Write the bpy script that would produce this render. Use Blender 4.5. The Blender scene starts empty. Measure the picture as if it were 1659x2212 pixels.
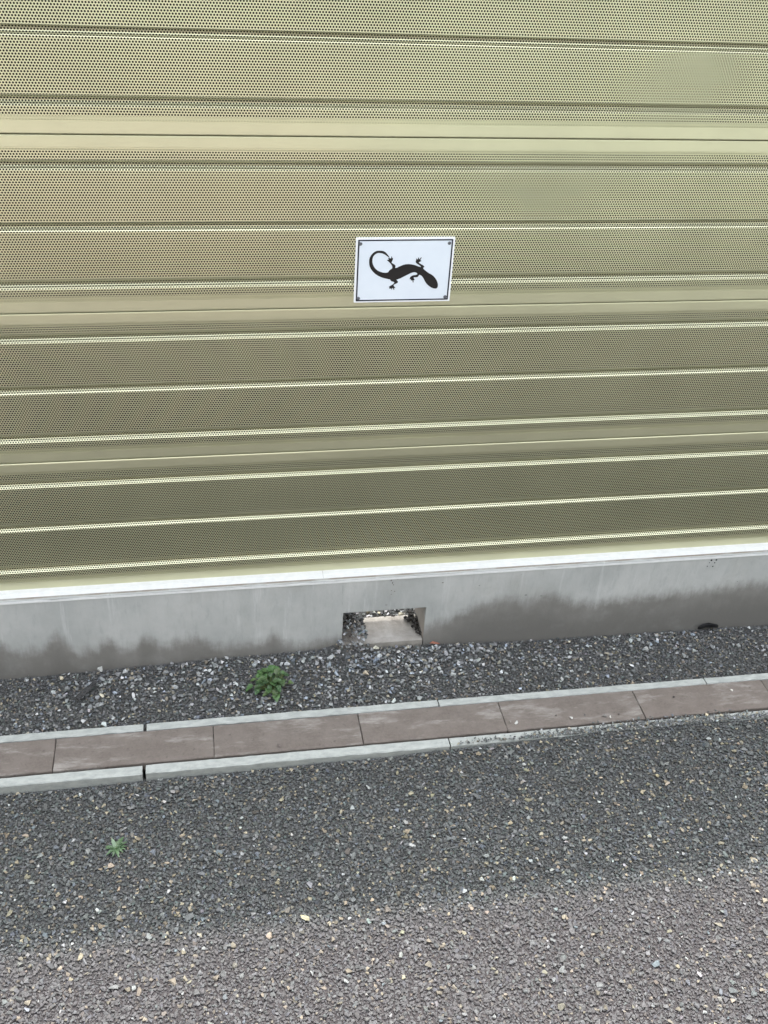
import bpy, bmesh, math, random
import numpy as np
from mathutils import Vector, Matrix
SAL=[(-49.2,45.4),(-54.2,51.6),(-59.8,57.1),(-65.9,60.2),(-71.3,61.3),(-78.6,61.7),(-85.2,61.1),(-91.7,58.4),(-96.7,54.1),(-101.4,48.4),(-105.0,41.3),(-106.7,34.5),(-106.7,26.4),(-105.6,18.1),(-102.9,10.6),(-98.9,3.6),(-93.2,-3.3),(-86.2,-10.0),(-79.3,-14.6),(-71.0,-18.9),(-62.1,-22.5),(-51.8,-25.1),(-40.9,-27.4),(-39.0,-30.5),(-36.5,-33.4),(-31.7,-34.5),(-27.9,-36.3),(-27.4,-38.4),(-29.9,-41.9),(-35.1,-45.7),(-39.7,-48.4),(-43.6,-51.2),(-40.7,-53.3),(-41.2,-57.5),(-37.2,-55.8),(-35.8,-56.9),(-33.5,-61.2),(-33.2,-54.5),(-31.2,-54.5),(-27.7,-60.6),(-26.1,-60.3),(-27.7,-55.3),(-23.0,-54.3),(-27.1,-49.7),(-29.3,-46.1),(-28.4,-44.0),(-21.8,-41.0),(-17.6,-38.6),(-16.0,-35.8),(-17.6,-33.0),(-21.6,-28.7),(-16.6,-27.0),(-9.3,-24.3),(-0.7,-19.6),(9.9,-14.1),(19.8,-9.0),(25.5,-6.8),(31.3,-5.7),(35.8,-6.5),(39.7,-8.9),(40.9,-11.1),(40.0,-13.4),(36.4,-14.5),(30.6,-15.2),(24.8,-17.0),(20.6,-20.3),(19.4,-23.3),(18.6,-27.9),(22.6,-27.2),(22.6,-32.1),(27.2,-30.6),(28.9,-37.9),(30.0,-38.3),(31.1,-37.6),(30.2,-31.1),(34.3,-30.8),(32.1,-26.5),(30.4,-23.5),(31.0,-21.6),(36.9,-21.7),(41.3,-21.4),(44.5,-19.1),(46.7,-14.6),(48.2,-14.3),(52.0,-15.8),(55.9,-18.9),(60.0,-24.3),(63.4,-30.1),(67.7,-37.8),(72.6,-44.0),(79.0,-49.4),(86.9,-54.9),(94.6,-58.1),(102.1,-58.7),(105.7,-56.0),(107.1,-51.4),(107.0,-46.0),(105.0,-39.1),(101.3,-31.4),(96.3,-24.5),(90.6,-18.3),(83.5,-13.3),(76.6,-9.8),(69.5,-4.8),(62.5,0.6),(58.5,4.1),(57.2,6.7),(58.5,8.6),(61.0,9.7),(59.7,12.3),(56.2,15.7),(50.8,18.4),(45.5,21.5),(43.1,23.4),(43.0,24.9),(45.1,26.0),(50.8,28.9),(48.5,30.0),(46.9,31.9),(50.4,38.9),(48.8,40.0),(44.5,34.5),(42.6,34.9),(41.9,39.4),(40.1,39.0),(39.1,33.8),(36.4,34.6),(33.7,37.6),(34.4,32.8),(33.0,27.2),(34.0,23.8),(37.5,20.8),(42.8,17.4),(47.5,14.3),(49.9,10.9),(50.0,9.8),(43.3,11.4),(32.7,15.7),(22.3,18.4),(12.0,19.6),(3.3,19.0),(-4.6,16.9),(-12.4,13.6),(-17.7,11.2),(-21.5,8.8),(-26.2,7.8),(-27.6,8.5),(-26.8,13.0),(-27.7,16.1),(-30.2,18.6),(-34.4,21.0),(-38.2,23.5),(-39.4,25.9),(-37.3,31.0),(-35.9,34.4),(-36.1,38.5),(-38.8,39.2),(-39.8,44.0),(-41.1,44.0),(-41.4,37.9),(-44.4,37.6),(-46.1,38.5),(-48.8,38.6),(-51.5,39.0),(-49.3,36.6),(-48.5,33.5),(-54.5,33.2),(-51.0,30.1),(-45.3,24.9),(-40.3,19.4),(-37.3,14.5),(-36.1,10.4),(-36.8,6.3),(-41.4,3.2),(-45.2,0.2),(-47.0,-3.6),(-50.2,-6.0),(-56.2,-6.6),(-64.3,-5.8),(-71.8,-3.3),(-79.4,0.3),(-86.4,6.2),(-91.4,12.5),(-95.0,19.4),(-97.1,27.6),(-97.2,35.8),(-95.5,43.2),(-91.8,48.6),(-87.4,52.3),(-81.5,54.6),(-74.9,54.5),(-68.2,53.1),(-60.7,49.6),(-53.8,44.8),(-48.9,41.0),(-45.6,38.8)]
random.seed(7); RNG = np.random.default_rng(11)
scene = bpy.context.scene
COL = scene.collection

# ---------------------------------------------------------------- camera
YAW, PITCH, ROLL = 0.2100, 0.5988, 0.0659
fwd = Vector((math.sin(YAW)*math.cos(PITCH), math.cos(YAW)*math.cos(PITCH), -math.sin(PITCH)))
r0 = Vector((math.cos(YAW), -math.sin(YAW), 0)); u0 = r0.cross(fwd)
right = math.cos(ROLL)*r0 + math.sin(ROLL)*u0
up = -math.sin(ROLL)*r0 + math.cos(ROLL)*u0
cd = bpy.data.cameras.new('camera'); cam = bpy.data.objects.new('camera', cd); COL.objects.link(cam)
CAMLOC = Vector((0, -2.9098, 2.2718))
m = Matrix((right, up, -fwd)).transposed().to_4x4(); m.translation = CAMLOC
cam.matrix_world = m
cd.sensor_fit = 'HORIZONTAL'; cd.sensor_width = 36; cd.lens = 36*2257.24/1659
cd.clip_start = 0.02; cd.clip_end = 2000
scene.camera = cam

# ---------------------------------------------------------------- sky, sun, exposure
w = bpy.data.worlds.new('World'); scene.world = w; w.use_nodes = True
nt = w.node_tree; nt.nodes.clear()
sky = nt.nodes.new('ShaderNodeTexSky'); sky.sky_type = 'NISHITA'; sky.sun_disc = False
SUN_EL, SUN_AZ = math.radians(68.2), math.radians(8)
sky.sun_elevation = SUN_EL; sky.sun_rotation = SUN_AZ; sky.air_density = 1.0; sky.dust_density = 3.0
hs = nt.nodes.new('ShaderNodeHueSaturation'); hs.inputs['Saturation'].default_value = 0.30
bg = nt.nodes.new('ShaderNodeBackground'); bg.inputs['Strength'].default_value = 0.15
wo = nt.nodes.new('ShaderNodeOutputWorld')
nt.links.new(sky.outputs[0], hs.inputs['Color']); nt.links.new(hs.outputs[0], bg.inputs[0]); nt.links.new(bg.outputs[0], wo.inputs[0])
sd = bpy.data.lights.new('sun', 'SUN'); sd.energy = 0.68; sd.angle = math.radians(0.9); sd.color = (1, 0.97, 0.93)
so = bpy.data.objects.new('sun', sd); COL.objects.link(so)
# hazy sun high behind the barrier: its shadow ends on the gravel, the carriage opposite is lit
sdir = Vector((math.sin(SUN_AZ)*math.cos(SUN_EL), math.cos(SUN_AZ)*math.cos(SUN_EL), math.sin(SUN_EL)))
so.rotation_euler = sdir.to_track_quat('Z', 'Y').to_euler()
scene.view_settings.view_transform = 'Standard'; scene.view_settings.look = 'None'
scene.view_settings.exposure = 2.5; scene.view_settings.gamma = 1

# ---------------------------------------------------------------- helpers
def mesh_obj(name, verts, faces, mat, parent=None, smooth=False, uv=None):
    me = bpy.data.meshes.new(name); me.from_pydata([tuple(v) for v in verts], [], faces)
    if uv is not None:
        l = me.uv_layers.new(name='UVMap')
        for lp in me.loops: l.data[lp.index].uv = uv[lp.vertex_index]
    if smooth:
        for p in me.polygons: p.use_smooth = True
    me.materials.append(mat); me.update()
    o = bpy.data.objects.new(name, me); COL.objects.link(o)
    if parent: o.parent = parent
    return o
def bm_obj(name, bm, mat, parent=None, smooth=False):
    me = bpy.data.meshes.new(name); bm.normal_update(); bm.to_mesh(me); bm.free()
    if smooth:
        for p in me.polygons: p.use_smooth = True
    me.materials.append(mat)
    o = bpy.data.objects.new(name, me); COL.objects.link(o)
    if parent: o.parent = parent
    return o
def tag(o, label, cat, group=None, kind=None):
    o['label'] = label; o['category'] = cat
    if group: o['group'] = group
    if kind: o['kind'] = kind
    return o
def thing(name, loc, label, cat, group=None):
    o = bpy.data.objects.new(name, None); COL.objects.link(o); o.location = loc
    o.empty_display_size = 0.05
    return tag(o, label, cat, group)
def box(bm, x0, x1, y0, y1, z0, z1):
    vs = [bm.verts.new((x, y, z)) for z in (z0, z1) for x, y in ((x0, y0), (x1, y0), (x1, y1), (x0, y1))]
    for f in ((3,2,1,0),(4,5,6,7),(0,1,5,4),(1,2,6,5),(2,3,7,6),(3,0,4,7)): bm.faces.new([vs[i] for i in f])
def bevel(o, wdt, seg=2):
    b = o.modifiers.new('bevel', 'BEVEL'); b.width = wdt; b.segments = seg; b.limit_method = 'ANGLE'
def fbm(x, y, seed=0):
    v = np.zeros_like(x, dtype=float); a = 1.0; r = np.random.default_rng(seed)
    for k in range(5):
        for j in range(3):
            an = r.uniform(0, 6.28); ph = r.uniform(0, 6.28); fr = 2.0**k*r.uniform(.8, 1.3)
            v = v + a*np.sin((x*math.cos(an)+y*math.sin(an))*fr*6.28+ph)
        a *= .6
    return v/6

class NT:
    def __init__(s, name):
        s.m = bpy.data.materials.new(name); s.m.use_nodes = True; s.t = s.m.node_tree
        s.b = s.t.nodes['Principled BSDF']; s.out = s.t.nodes['Material Output']
        s.co = s.n('ShaderNodeTexCoord').outputs['Object']
    def n(s, t, **kw):
        x = s.t.nodes.new(t)
        for k, v in kw.items(): setattr(x, k, v)
        return x
    def set(s, inp, v):
        if hasattr(v, 'is_linked') or isinstance(v, bpy.types.NodeSocket): s.t.links.new(v, inp)
        else: inp.default_value = v
    def math(s, op, a, b=0.0, c=0.0, clamp=False):
        x = s.n('ShaderNodeMath', operation=op, use_clamp=clamp)
        s.set(x.inputs[0], a); s.set(x.inputs[1], b); s.set(x.inputs[2], c); return x.outputs[0]
    def vmath(s, op, a, b=(0,0,0), c=None):
        x = s.n('ShaderNodeVectorMath', operation=op); s.set(x.inputs[0], a); s.set(x.inputs[1], b)
        if c is not None: s.set(x.inputs[2], c)
        return x
    def noise(s, scale, detail=4, rough=.55, vec=None, stretch=(1,1,1), dist=0.0):
        x = s.n('ShaderNodeTexNoise'); x.inputs['Scale'].default_value = scale
        x.inputs['Detail'].default_value = detail; x.inputs['Roughness'].default_value = rough; x.inputs['Distortion'].default_value = dist
        s.set(x.inputs['Vector'], s.vmath('MULTIPLY', vec or s.co, stretch).outputs[0]); return x.outputs['Fac']
    def ramp(s, f, lo, hi, a=0.0, b=1.0):
        x = s.n('ShaderNodeMapRange', interpolation_type='SMOOTHSTEP'); s.set(x.inputs[0], f)
        x.inputs[1].default_value = lo; x.inputs[2].default_value = hi; x.inputs[3].default_value = a; x.inputs[4].default_value = b
        return x.outputs[0]
    def mix(s, f, a, b, blend='MIX'):
        x = s.n('ShaderNodeMix', data_type='RGBA', blend_type=blend)
        s.set(x.inputs[0], f)
        for i, v in ((6, a), (7, b)): s.set(x.inputs[i], v if not isinstance(v, tuple) else (*v, 1))
        return x.outputs[2]
    def bump(s, h, strength, dist):
        x = s.n('ShaderNodeBump'); x.inputs['Strength'].default_value = strength; x.inputs['Distance'].default_value = dist
        s.set(x.inputs['Height'], h); s.t.links.new(x.outputs[0], s.b.inputs['Normal']); return x
    def sep(s):
        x = s.n('ShaderNodeSeparateXYZ'); s.t.links.new(s.co, x.inputs[0]); return x.outputs

# ---------------------------------------------------------------- materials

def m_paint(perf):
    t = NT('perforated_champagne_aluminium' if perf else 'champagne_aluminium')
    d = t.noise(2.5, 3, .6, stretch=(1, 1, 1)); d2 = t.noise(60, 3, .6, stretch=(.3, 1, 1))
    PAINT = (0.68, 0.67, 0.46) if perf else (.62, .61, .42)
    c = t.mix(t.ramp(d, .3, .7), tuple(.95*v for v in PAINT), tuple(1.04*v for v in PAINT))
    c = t.mix(t.math('MULTIPLY', t.ramp(d2, .5, .9), .10), c, (.30, .29, .23))
    t.set(t.b.inputs['Base Color'], c)
    t.b.inputs['Metallic'].default_value = 0.75
    t.b.inputs['Roughness'].default_value = 0.28
    h = t.noise(260, 2, .5, stretch=(.28, 1, 1), dist=1.2)
    t.bump(h, .6 if not perf else .12, .0006)
    if perf:
        uv = t.n('ShaderNodeUVMap').outputs[0]
        p = t.vmath('MULTIPLY', uv, (1/0.0079, 1/0.0079, 0)).outputs[0]
        H = math.sqrt(3)/2
        def cell(off):
            q = t.vmath('ADD', p, (off[0], off[1], 0)).outputs[0]
            wv = t.n('ShaderNodeVectorMath', operation='WRAP'); t.set(wv.inputs[0], q)
            wv.inputs[1].default_value = (.5, H, 1); wv.inputs[2].default_value = (-.5, -H, -1)
            l = t.vmath('LENGTH', wv.outputs[0]); return l.outputs['Value']
        dist = t.math('MINIMUM', cell((0, 0)), cell((.5, H)))
        hole = t.math('LESS_THAN', dist, .345)
        tr = t.n('ShaderNodeBsdfTransparent'); mx = t.n('ShaderNodeMixShader')
        t.t.links.new(hole, mx.inputs[0]); t.t.links.new(t.b.outputs[0], mx.inputs[1]); t.t.links.new(tr.outputs[0], mx.inputs[2])
        t.t.links.new(mx.outputs[0], t.out.inputs['Surface'])
    return t.m
M_PERF, M_RAIL = m_paint(True), m_paint(False)

t = NT('mineral_wool'); t.set(t.b.inputs['Base Color'], t.mix(t.noise(120, 3), (.012, .010, .007), (.04, .034, .024))); t.b.inputs['Roughness'].default_value = 1
t.b.inputs['Specular IOR Level'].default_value = .1
M_WOOL = t.m

def m_concrete():
    t = NT('plinth_concrete'); X, Y, Z = t.sep()
    base = t.mix(t.ramp(t.noise(3.2, 5, .6), .3, .7), (.375, .39, .38), (.49, .50, .485))
    base = t.mix(t.math('MULTIPLY', t.ramp(t.noise(9, 5, .65, stretch=(1, 1, .35)), .42, .75), .5), base, (.33, .345, .335))
    base = t.mix(t.math('MULTIPLY', t.ramp(t.noise(14, 4, .7, stretch=(2.6, 1, .18)), .56, .78), .5), base, (.62, .64, .63))
    base = t.mix(t.math('MULTIPLY', t.ramp(t.noise(5, 6, .7), .5, .72), .4), base, (.36, .36, .335))
    base = t.mix(t.math('MULTIPLY', t.ramp(t.noise(45, 4, .7, stretch=(1.2, 1, .3)), .5, .8), .35), base, (.25, .265, .265))
    seam = t.math('MULTIPLY', t.math('LESS_THAN', t.math('ABSOLUTE', t.math('SUBTRACT', X, .479)), .0012), t.ramp(t.noise(30, 2), .4, .6))
    base = t.mix(t.math('MULTIPLY', seam, .5), base, (.2, .21, .21))
    # pin holes and small grey chips
    sp = t.n('ShaderNodeTexVoronoi'); sp.inputs['Scale'].default_value = 22; t.set(sp.inputs['Vector'], t.vmath('MULTIPLY', t.co, (1, 1, 1.5)).outputs[0])
    spk = t.math('MULTIPLY', t.math('LESS_THAN', sp.outputs['Distance'], t.ramp(t.noise(5, 2), .52, .8, .0, .16)), .6)
    base = t.mix(spk, base, (.13, .14, .14))
    # damp line: height of the wet foot of the wall along its length
    cv = t.n('ShaderNodeFloatCurve'); c = cv.mapping.curves[0]
    pts = [(-1.3,-.20),(-.70,-.175),(-.645,-.223),(-.56,-.215),(-.513,-.150),(-.452,-.243),(-.38,-.235),(-.353,-.19),(-.295,-.246),(-.25,-.235),(-.218,-.196),(-.16,-.240),(-.08,-.225),(-.038,-.21),(.026,-.263),(.15,-.262),(.20,-.258),(.235,-.218),(.28,-.275),(.313,-.29),(.448,-.275),(.60,-.28),(.80,-.245),(.86,-.219),(.95,-.175),(1.021,-.137),(1.158,-.148),(1.272,-.135),(1.34,-.17),(1.407,-.19),(1.60,-.171),(1.845,-.165),(2.094,-.145),(2.7,-.16)]
    while len(c.points) < len(pts): c.points.new(.5, .5)
    for p, (x, z) in zip(c.points, pts): p.location = ((x+1.3)/4.0, (z+.4)/.4); p.handle_type = 'VECTOR'
    cv.mapping.update()
    xs = t.math('DIVIDE', t.math('ADD', X, 1.3), 4.0, clamp=True); t.set(cv.inputs['Value'], xs)
    zb = t.math('SUBTRACT', t.math('MULTIPLY', cv.outputs[0], .4), .4)
    nz = t.math('MULTIPLY', t.math('SUBTRACT', t.noise(26, 4, .7, stretch=(1.3, 1, .22)), .5), .075)
    nz2 = t.math('MULTIPLY', t.math('SUBTRACT', t.noise(34, 6, .75), .5), .06)
    dlt = t.math('SUBTRACT', t.math('ADD', t.math('ADD', zb, nz), nz2), Z)
    wet = t.math('MULTIPLY', t.ramp(dlt, -.034, .044), t.ramp(t.noise(7, 4, .7), .2, .5, .82, 1.0))
    wc = t.mix(t.ramp(t.noise(11, 4), .3, .7), (.19, .185, .17), (.24, .235, .22))
    low = t.ramp(dlt, .0, .16)
    wc = t.mix(low, wc, (.155, .151, .140))
    base = t.mix(wet, base, wc)
    # rusty brown seep on the inside of the opening
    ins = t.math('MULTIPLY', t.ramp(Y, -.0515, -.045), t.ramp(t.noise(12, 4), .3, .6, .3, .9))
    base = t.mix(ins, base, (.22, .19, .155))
    t.set(t.b.inputs['Base Color'], base); t.b.inputs['Roughness'].default_value = .8
    t.b.inputs['Specular IOR Level'].default_value = .35
    hh = t.math('ADD', t.noise(90, 5, .6), t.math('MULTIPLY', t.noise(8, 3), 1.5))
    t.bump(hh, .25, .003)
    return t.m
M_CONC = m_concrete()

def m_plain(name, a, b, sc=30, rough=.8, bump=.3, bd=.002, dirt=None, metallic=0, stretch=(1,1,1), spec=.4):
    t = NT(name)
    c = t.mix(t.ramp(t.noise(sc, 5, .65, stretch=stretch), .32, .68), a, b)
    if dirt: c = t.mix(t.math('MULTIPLY', t.ramp(t.noise(sc*.35, 4, .7), dirt[0], dirt[0]+.22), dirt[2]), c, dirt[1])
    t.set(t.b.inputs['Base Color'], c); t.b.inputs['Roughness'].default_value = rough; t.b.inputs['Metallic'].default_value = metallic
    t.b.inputs['Specular IOR Level'].default_value = spec
    t.bump(t.noise(sc*3, 4, .6), bump, bd)
    return t
M_LEDGE = m_plain('pale_ledge', (.60, .61, .60), (.65, .66, .65), 40, .6, .15, .001, (.72, (.42, .41, .39), .5)).m
M_KERB = m_plain('trough_concrete', (.29, .31, .295), (.37, .39, .372), 60, .85, .5, .0015, (.58, (.22, .23, .21), .55), stretch=(.5, 1, 1)).m
M_SLAB = m_plain('floor_slab_concrete', (.215, .20, .175), (.31, .295, .265), 20, .85, .5, .003, (.5, (.22, .185, .15), .6)).m
M_SOIL = m_plain('dark_soil', (.022, .020, .018), (.06, .055, .05), 60, 1, 1, .008).m
t = NT('ground_grit'); X_, Y_, Z_ = t.sep()
c = t.mix(t.ramp(t.noise(140, 5, .65), .32, .68), (.08, .082, .082), (.13, .132, .13))
t.set(t.b.inputs['Base Color'], t.mix(t.ramp(Y_, -1.10, -1.28), c, (.10, .09, .091))); t.b.inputs['Roughness'].default_value = 1  # pinker tone of the sunlit zone painted into the ground
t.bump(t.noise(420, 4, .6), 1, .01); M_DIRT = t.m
M_BLACK = m_plain('black_rubber', (.006, .006, .007), (.014, .014, .015), 60, .5, .3, .002).m
M_WOOD = m_plain('wet_dark_bark', (.025, .025, .026), (.05, .05, .05), 50, .8, 1, .004, stretch=(.3, 2, 1)).m
M_LEAFRED = m_plain('dry_leaf', (.20, .07, .05), (.30, .14, .09), 60, .7, .3, .001).m
M_WHITE = m_plain('white_sign_face', (.66, .72, .78), (.70, .755, .81), 6, .35, .02, .0005).m
M_WEDGE = m_plain('white_sign_edge', (.80, .82, .84), (.84, .86, .88), 6, .4, .02, .0005).m
M_NAVY = m_plain('navy_black_print', (.006, .008, .02), (.01, .012, .026), 20, .4, .02, .0005).m
M_SALA = m_plain('black_brown_print', (.007, .006, .006), (.013, .011, .011), 14, .4, .02, .0005).m
M_RIVET = m_plain('rivet_metal', (.10, .105, .115), (.20, .21, .23), 300, .45, .3, .0006, metallic=.6).m

# cover slabs: reddish brown concrete with pale scuffs, different on every slab
t = NT('brown_cover_concrete')
oi = t.n('ShaderNodeObjectInfo').outputs['Random']
off = t.n('ShaderNodeCombineXYZ'); t.set(off.inputs[0], t.math('MULTIPLY', oi, 37.0)); t.set(off.inputs[1], t.math('MULTIPLY', oi, 11.0))
vec = t.vmath('ADD', t.co, off.outputs[0]).outputs[0]
c = t.mix(t.ramp(t.noise(16, 5, .6, vec), .3, .7), (.120, .103, .091), (.156, .136, .122))
c = t.mix(t.math('MULTIPLY', t.ramp(t.noise(7, 6, .75, vec, (.55, 2.2, 1)), .50, .68), .8), c, (.30, .285, .265))
c = t.mix(t.math('MULTIPLY', t.ramp(t.noise(45, 4, .7, vec), .58, .72), .6), c, (.06, .05, .043))
c = t.mix(t.math('MULTIPLY', t.ramp(t.noise(110, 5, .8, vec), .35, .75), .5), c, (.19, .165, .145))
c = t.mix(t.math('MULTIPLY', t.math('SUBTRACT', oi, .5), .25), c, (.17, .13, .11))
t.set(t.b.inputs['Base Color'], c); t.b.inputs['Roughness'].default_value = .9; t.b.inputs['Specular IOR Level'].default_value = .3
t.bump(t.noise(180, 4, .7, vec), .5, .0015)
M_COVER = t.m

def m_stone():
    t = NT('gravel_stone')
    a = t.n('ShaderNodeVertexColor'); a.layer_name = 'stone_color'
    n = t.noise(160, 4, .65)
    c = t.mix(1.0, a.outputs['Color'], t.mix(t.ramp(n, .25, .75), (.74, .74, .74), (1.22, 1.22, 1.22)), 'MULTIPLY')
    t.set(t.b.inputs['Base Color'], c); t.b.inputs['Roughness'].default_value = .78; t.b.inputs['Specular IOR Level'].default_value = .35
    t.bump(t.noise(420, 3, .6), .5, .0012)
    return t.m
M_STONE = m_stone()
def m_leaf(a, b, name):
    t = NT(name)
    at = t.n('ShaderNodeVertexColor'); at.layer_name = 'leaf_color'
    c = t.mix(t.ramp(t.noise(70, 3), .3, .7), a, b)
    c = t.mix(1.0, c, at.outputs['Color'], 'MULTIPLY')
    t.set(t.b.inputs['Base Color'], c); t.b.inputs['Roughness'].default_value = .5
    t.b.inputs['Subsurface Weight'].default_value = 0.0
    t.bump(t.noise(220, 3), .4, .001)
    return t.m
M_LEAF = m_leaf((.035, .080, .028), (.065, .135, .045), 'weed_leaf')
M_LEAF2 = m_leaf((.045, .09, .04), (.075, .135, .06), 'dandelion_leaf')
M_STEM = m_plain('weed_stem', (.10, .15, .05), (.16, .18, .07), 40, .6, .1, .001).m

# ---------------------------------------------------------------- terrain height
def hground(x, y):
    """level of the gravel tops"""
    x = np.asarray(x, float); y = np.asarray(y, float)
    hw = np.interp(x, [-2, -.72, .1, .48, .62, .80, 1.13, 2.2, 4], [-.345, -.343, -.322, -.308, -.325, -.332, -.349, -.366, -.37])
    ht = np.interp(x, [-2, -.6, .4, 1.5, 3], [-.330, -.330, -.326, -.326, -.326])
    k = np.clip((-.055-y)/.27, 0, 1)
    h = hw*(1-k)+ht*k
    # in front of the trough
    hf = np.interp(x, [-2, -.6, .55, .95, 1.3, 3], [-.352, -.350, -.336, -.318, -.310, -.308])
    far = np.interp(y, [-6, -3, -1.6, -.9, -.60, -.56], [-.36, -.34, -.338, -.335, 0, 0])
    kk = np.clip((-y-.56)/.25, 0, 1)
    h2 = hf*(1-kk)+(-.338)*kk
    h = np.where(y < -.45, h2, h)
    # heap spilling out of the left of the opening
    d = np.clip(1-np.hypot((x-.475)/.155, (y-.02)/.20), 0, 1)
    h = h+.115*d*np.clip((y+.10)/.06, 0, 1)*np.clip((x-.440)/.045, 0, 1)
    h = np.where(y > .09, -.302+0*x, h)
    h = h + .004*fbm(x, y, 3)
    return h

# ---------------------------------------------------------------- ground sheet
def axis(lo, hi, fine_lo, fine_hi, step):
    a = list(np.arange(fine_lo, fine_hi, step)); v = step*2; x = fine_lo
    left = []; 
    while x > lo: x -= v; v *= 1.5; left.append(max(x, lo))
    r = []; v = step*2; x = a[-1]
    while x < hi: x += v; v *= 1.5; r.append(min(x, hi))
    return np.array(left[::-1]+a+r)
gx = axis(-400, 400, -2.2, 3.6, .05); gy = axis(-400, 400, -2.6, .9, .03)
GX, GY = np.meshgrid(gx, gy)
GZ = hground(GX, GY)-.009
GZ = GZ+.0015*np.clip((-1.12-GY)/.12, 0, 1)   # raised towards the track: softer gap shade of the sunlit zone shaped in
# the trough sits in a trench
GZ = np.where((GY < -.385) & (GY > -.55), -.42, GZ)
GZ = np.where((GY > -.08) & (GY < .13) & (GX > .47) & (GX < .83), np.minimum(GZ, -.36), GZ)
nx, ny = len(gx), len(gy)
V = np.stack([GX.ravel(), GY.ravel(), GZ.ravel()], 1)
F = [(j*nx+i, j*nx+i+1, (j+1)*nx+i+1, (j+1)*nx+i) for j in range(ny-1) for i in range(nx-1)]
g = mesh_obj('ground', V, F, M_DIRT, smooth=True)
tag(g, 'dark gritty ground under the gravel beside the railway', 'ground', kind='structure')

# ---------------------------------------------------------------- noise barrier panels
def panel_profile():
    """perforated face, (z, depth) from bottom to top inside one 0.5 m panel"""
    pts = [(.034, 0.0)]
    for lip in (.096, .262, .430):
        pts += [(lip-.0285, 0.0), (lip-.0252, 0.0), (lip-.0240, .0001), (lip-.0234, .0007), (lip-.0194, .0062), (lip-.0172, .0090),
                (lip-.0155, .0106), (lip-.0140, .0112), (lip-.0120, .0112), (lip-.0090, .0107), (lip-.0060, .0098), (lip-.0035, .0086), (lip-.0018, .0072), (lip-.0016, .0150), (lip-.0002, .0150), (lip-.0004, .0020), (lip-.0002, .0006), (lip+.0004, 0.0), (lip+.003, 0.0)]
    pts.append((.466, 0.0)); return pts
def strip_mesh(prof, xs, dfun, y_off=0.0, v0=0.0):
    verts, uv = [], []; s = v0; last = None
    for z, d in prof:
        if last: s += math.hypot(z-last[0], d-last[1])
        last = (z, d)
        for x in xs:
            verts.append((x, y_off+d+dfun(x, z), z)); uv.append((x, s))
    n = len(xs)
    faces = [(j*n+i, j*n+i+1, (j+1)*n+i+1, (j+1)*n+i) for j in range(len(prof)-1) for i in range(n-1)]
    return verts, faces, uv
XS = list(np.arange(-3.5, 5.51, .15))
PANELS = [  # base z, tilt (rad, top leaning back), label
 (2.0, .000, 'barrier panel above the upper edge of the photo'),
 (1.5, .008, 'topmost perforated panel of the barrier, cut off by the upper edge of the photo'),
 (1.0, .014, 'perforated barrier panel that carries the salamander sign'),
 (0.5, .0, 'perforated barrier panel directly below the one with the salamander sign'),
 (0.0, .0, 'lowest perforated barrier panel, standing on the white ledge of the concrete plinth')]
for pi, (z0, tilt, lab) in enumerate(PANELS):
    root = thing('noise_barrier_panel', (0, 0, z0), 'champagne metal, '+lab if False else lab, 'barrier panel', 'perforated metal panels of the noise barrier')
    ph = [random.uniform(0, 6.28) for _ in range(6)]
    def dfun(x, z, ph=ph, tilt=tilt):
        return (tilt*(z-.25)+.0007*math.sin(x*1.7+ph[0])*math.sin(math.pi*z/.5)+.0004*math.sin(x*3.9+ph[1]+z*9))
    prof = panel_profile()
    va, fa, ua = strip_mesh(prof, XS, dfun, 0, ph[2]*.01)
    vb, fb, ub = strip_mesh(prof, XS, dfun, .0007, ph[2]*.01)
    # the inner face of the sheet, 1.3 mm behind
    k = len(va)
    o = mesh_obj('perforated_sheet', va+vb, fa+[tuple(i+k for i in f) for f in fb], M_PERF, root, True, ua+ub)
    e = o.modifiers.new('split', 'EDGE_SPLIT'); e.split_angle = math.radians(50)
    # rails: plain folded bands at bottom and top
    pb = [(.0012, .030), (.0012, .0015), (.0018, .0004), (.003, 0.0), (.005, 0.0), (.031, 0.0), (.0337, 0.0), (.0342, .004), (.046, .0045)]
    pt = [(.455, .0045), (.4657, .004), (.4663, 0.0), (.469, 0.0), (.4935, 0.0), (.4955, .0001), (.4968, .0008), (.4977, .0022), (.4982, .0040), (.4984, .030)]
    for nm, p in (('bottom_rail', pb), ('top_rail', pt)):
        v, f, u = strip_mesh(p, XS, dfun)
        # sharp folds: no smoothing across
        o = mesh_obj(nm, v, f, M_RAIL, root, True, u)
        for p_ in o.data.polygons: p_.use_smooth = True
        e = o.modifiers.new('split', 'EDGE_SPLIT'); e.split_angle = math.radians(50)
    bm = bmesh.new(); box(bm, XS[0], XS[-1], .024, .105, .0005, .4995)
    bm_obj('absorber_core', bm, M_WOOL, root)

# ---------------------------------------------------------------- concrete plinth
PF = -.052
root = thing('concrete_plinth', (0, 0, -.6), 'long grey concrete plinth with a drainage opening and a damp dark foot, carrying the barrier', 'plinth')
out = [(-3.5, -.65), (.484, -.65), (.484, -.157), (.790, -.157), (.790, -.65), (5.5, -.65), (5.5, -.002), (-3.5, -.002)]
bm = bmesh.new()
fr = [bm.verts.new((x, PF, z)) for x, z in out]; bk = [bm.verts.new((x, .128, z)) for x, z in out]
bm.faces.new(fr); bm.faces.new(bk[::-1])
for i in range(len(out)):
    j = (i+1) % len(out); bm.faces.new((fr[j], fr[i], bk[i], bk[j]))
bmesh.ops.recalc_face_normals(bm, faces=bm.faces)
wall = bm_obj('wall_beam', bm, M_CONC); bevel(wall, .003)
bpy.context.view_layer.update(); wall.parent = root; wall.matrix_parent_inverse = Matrix.Translation((0, 0, .6))
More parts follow.
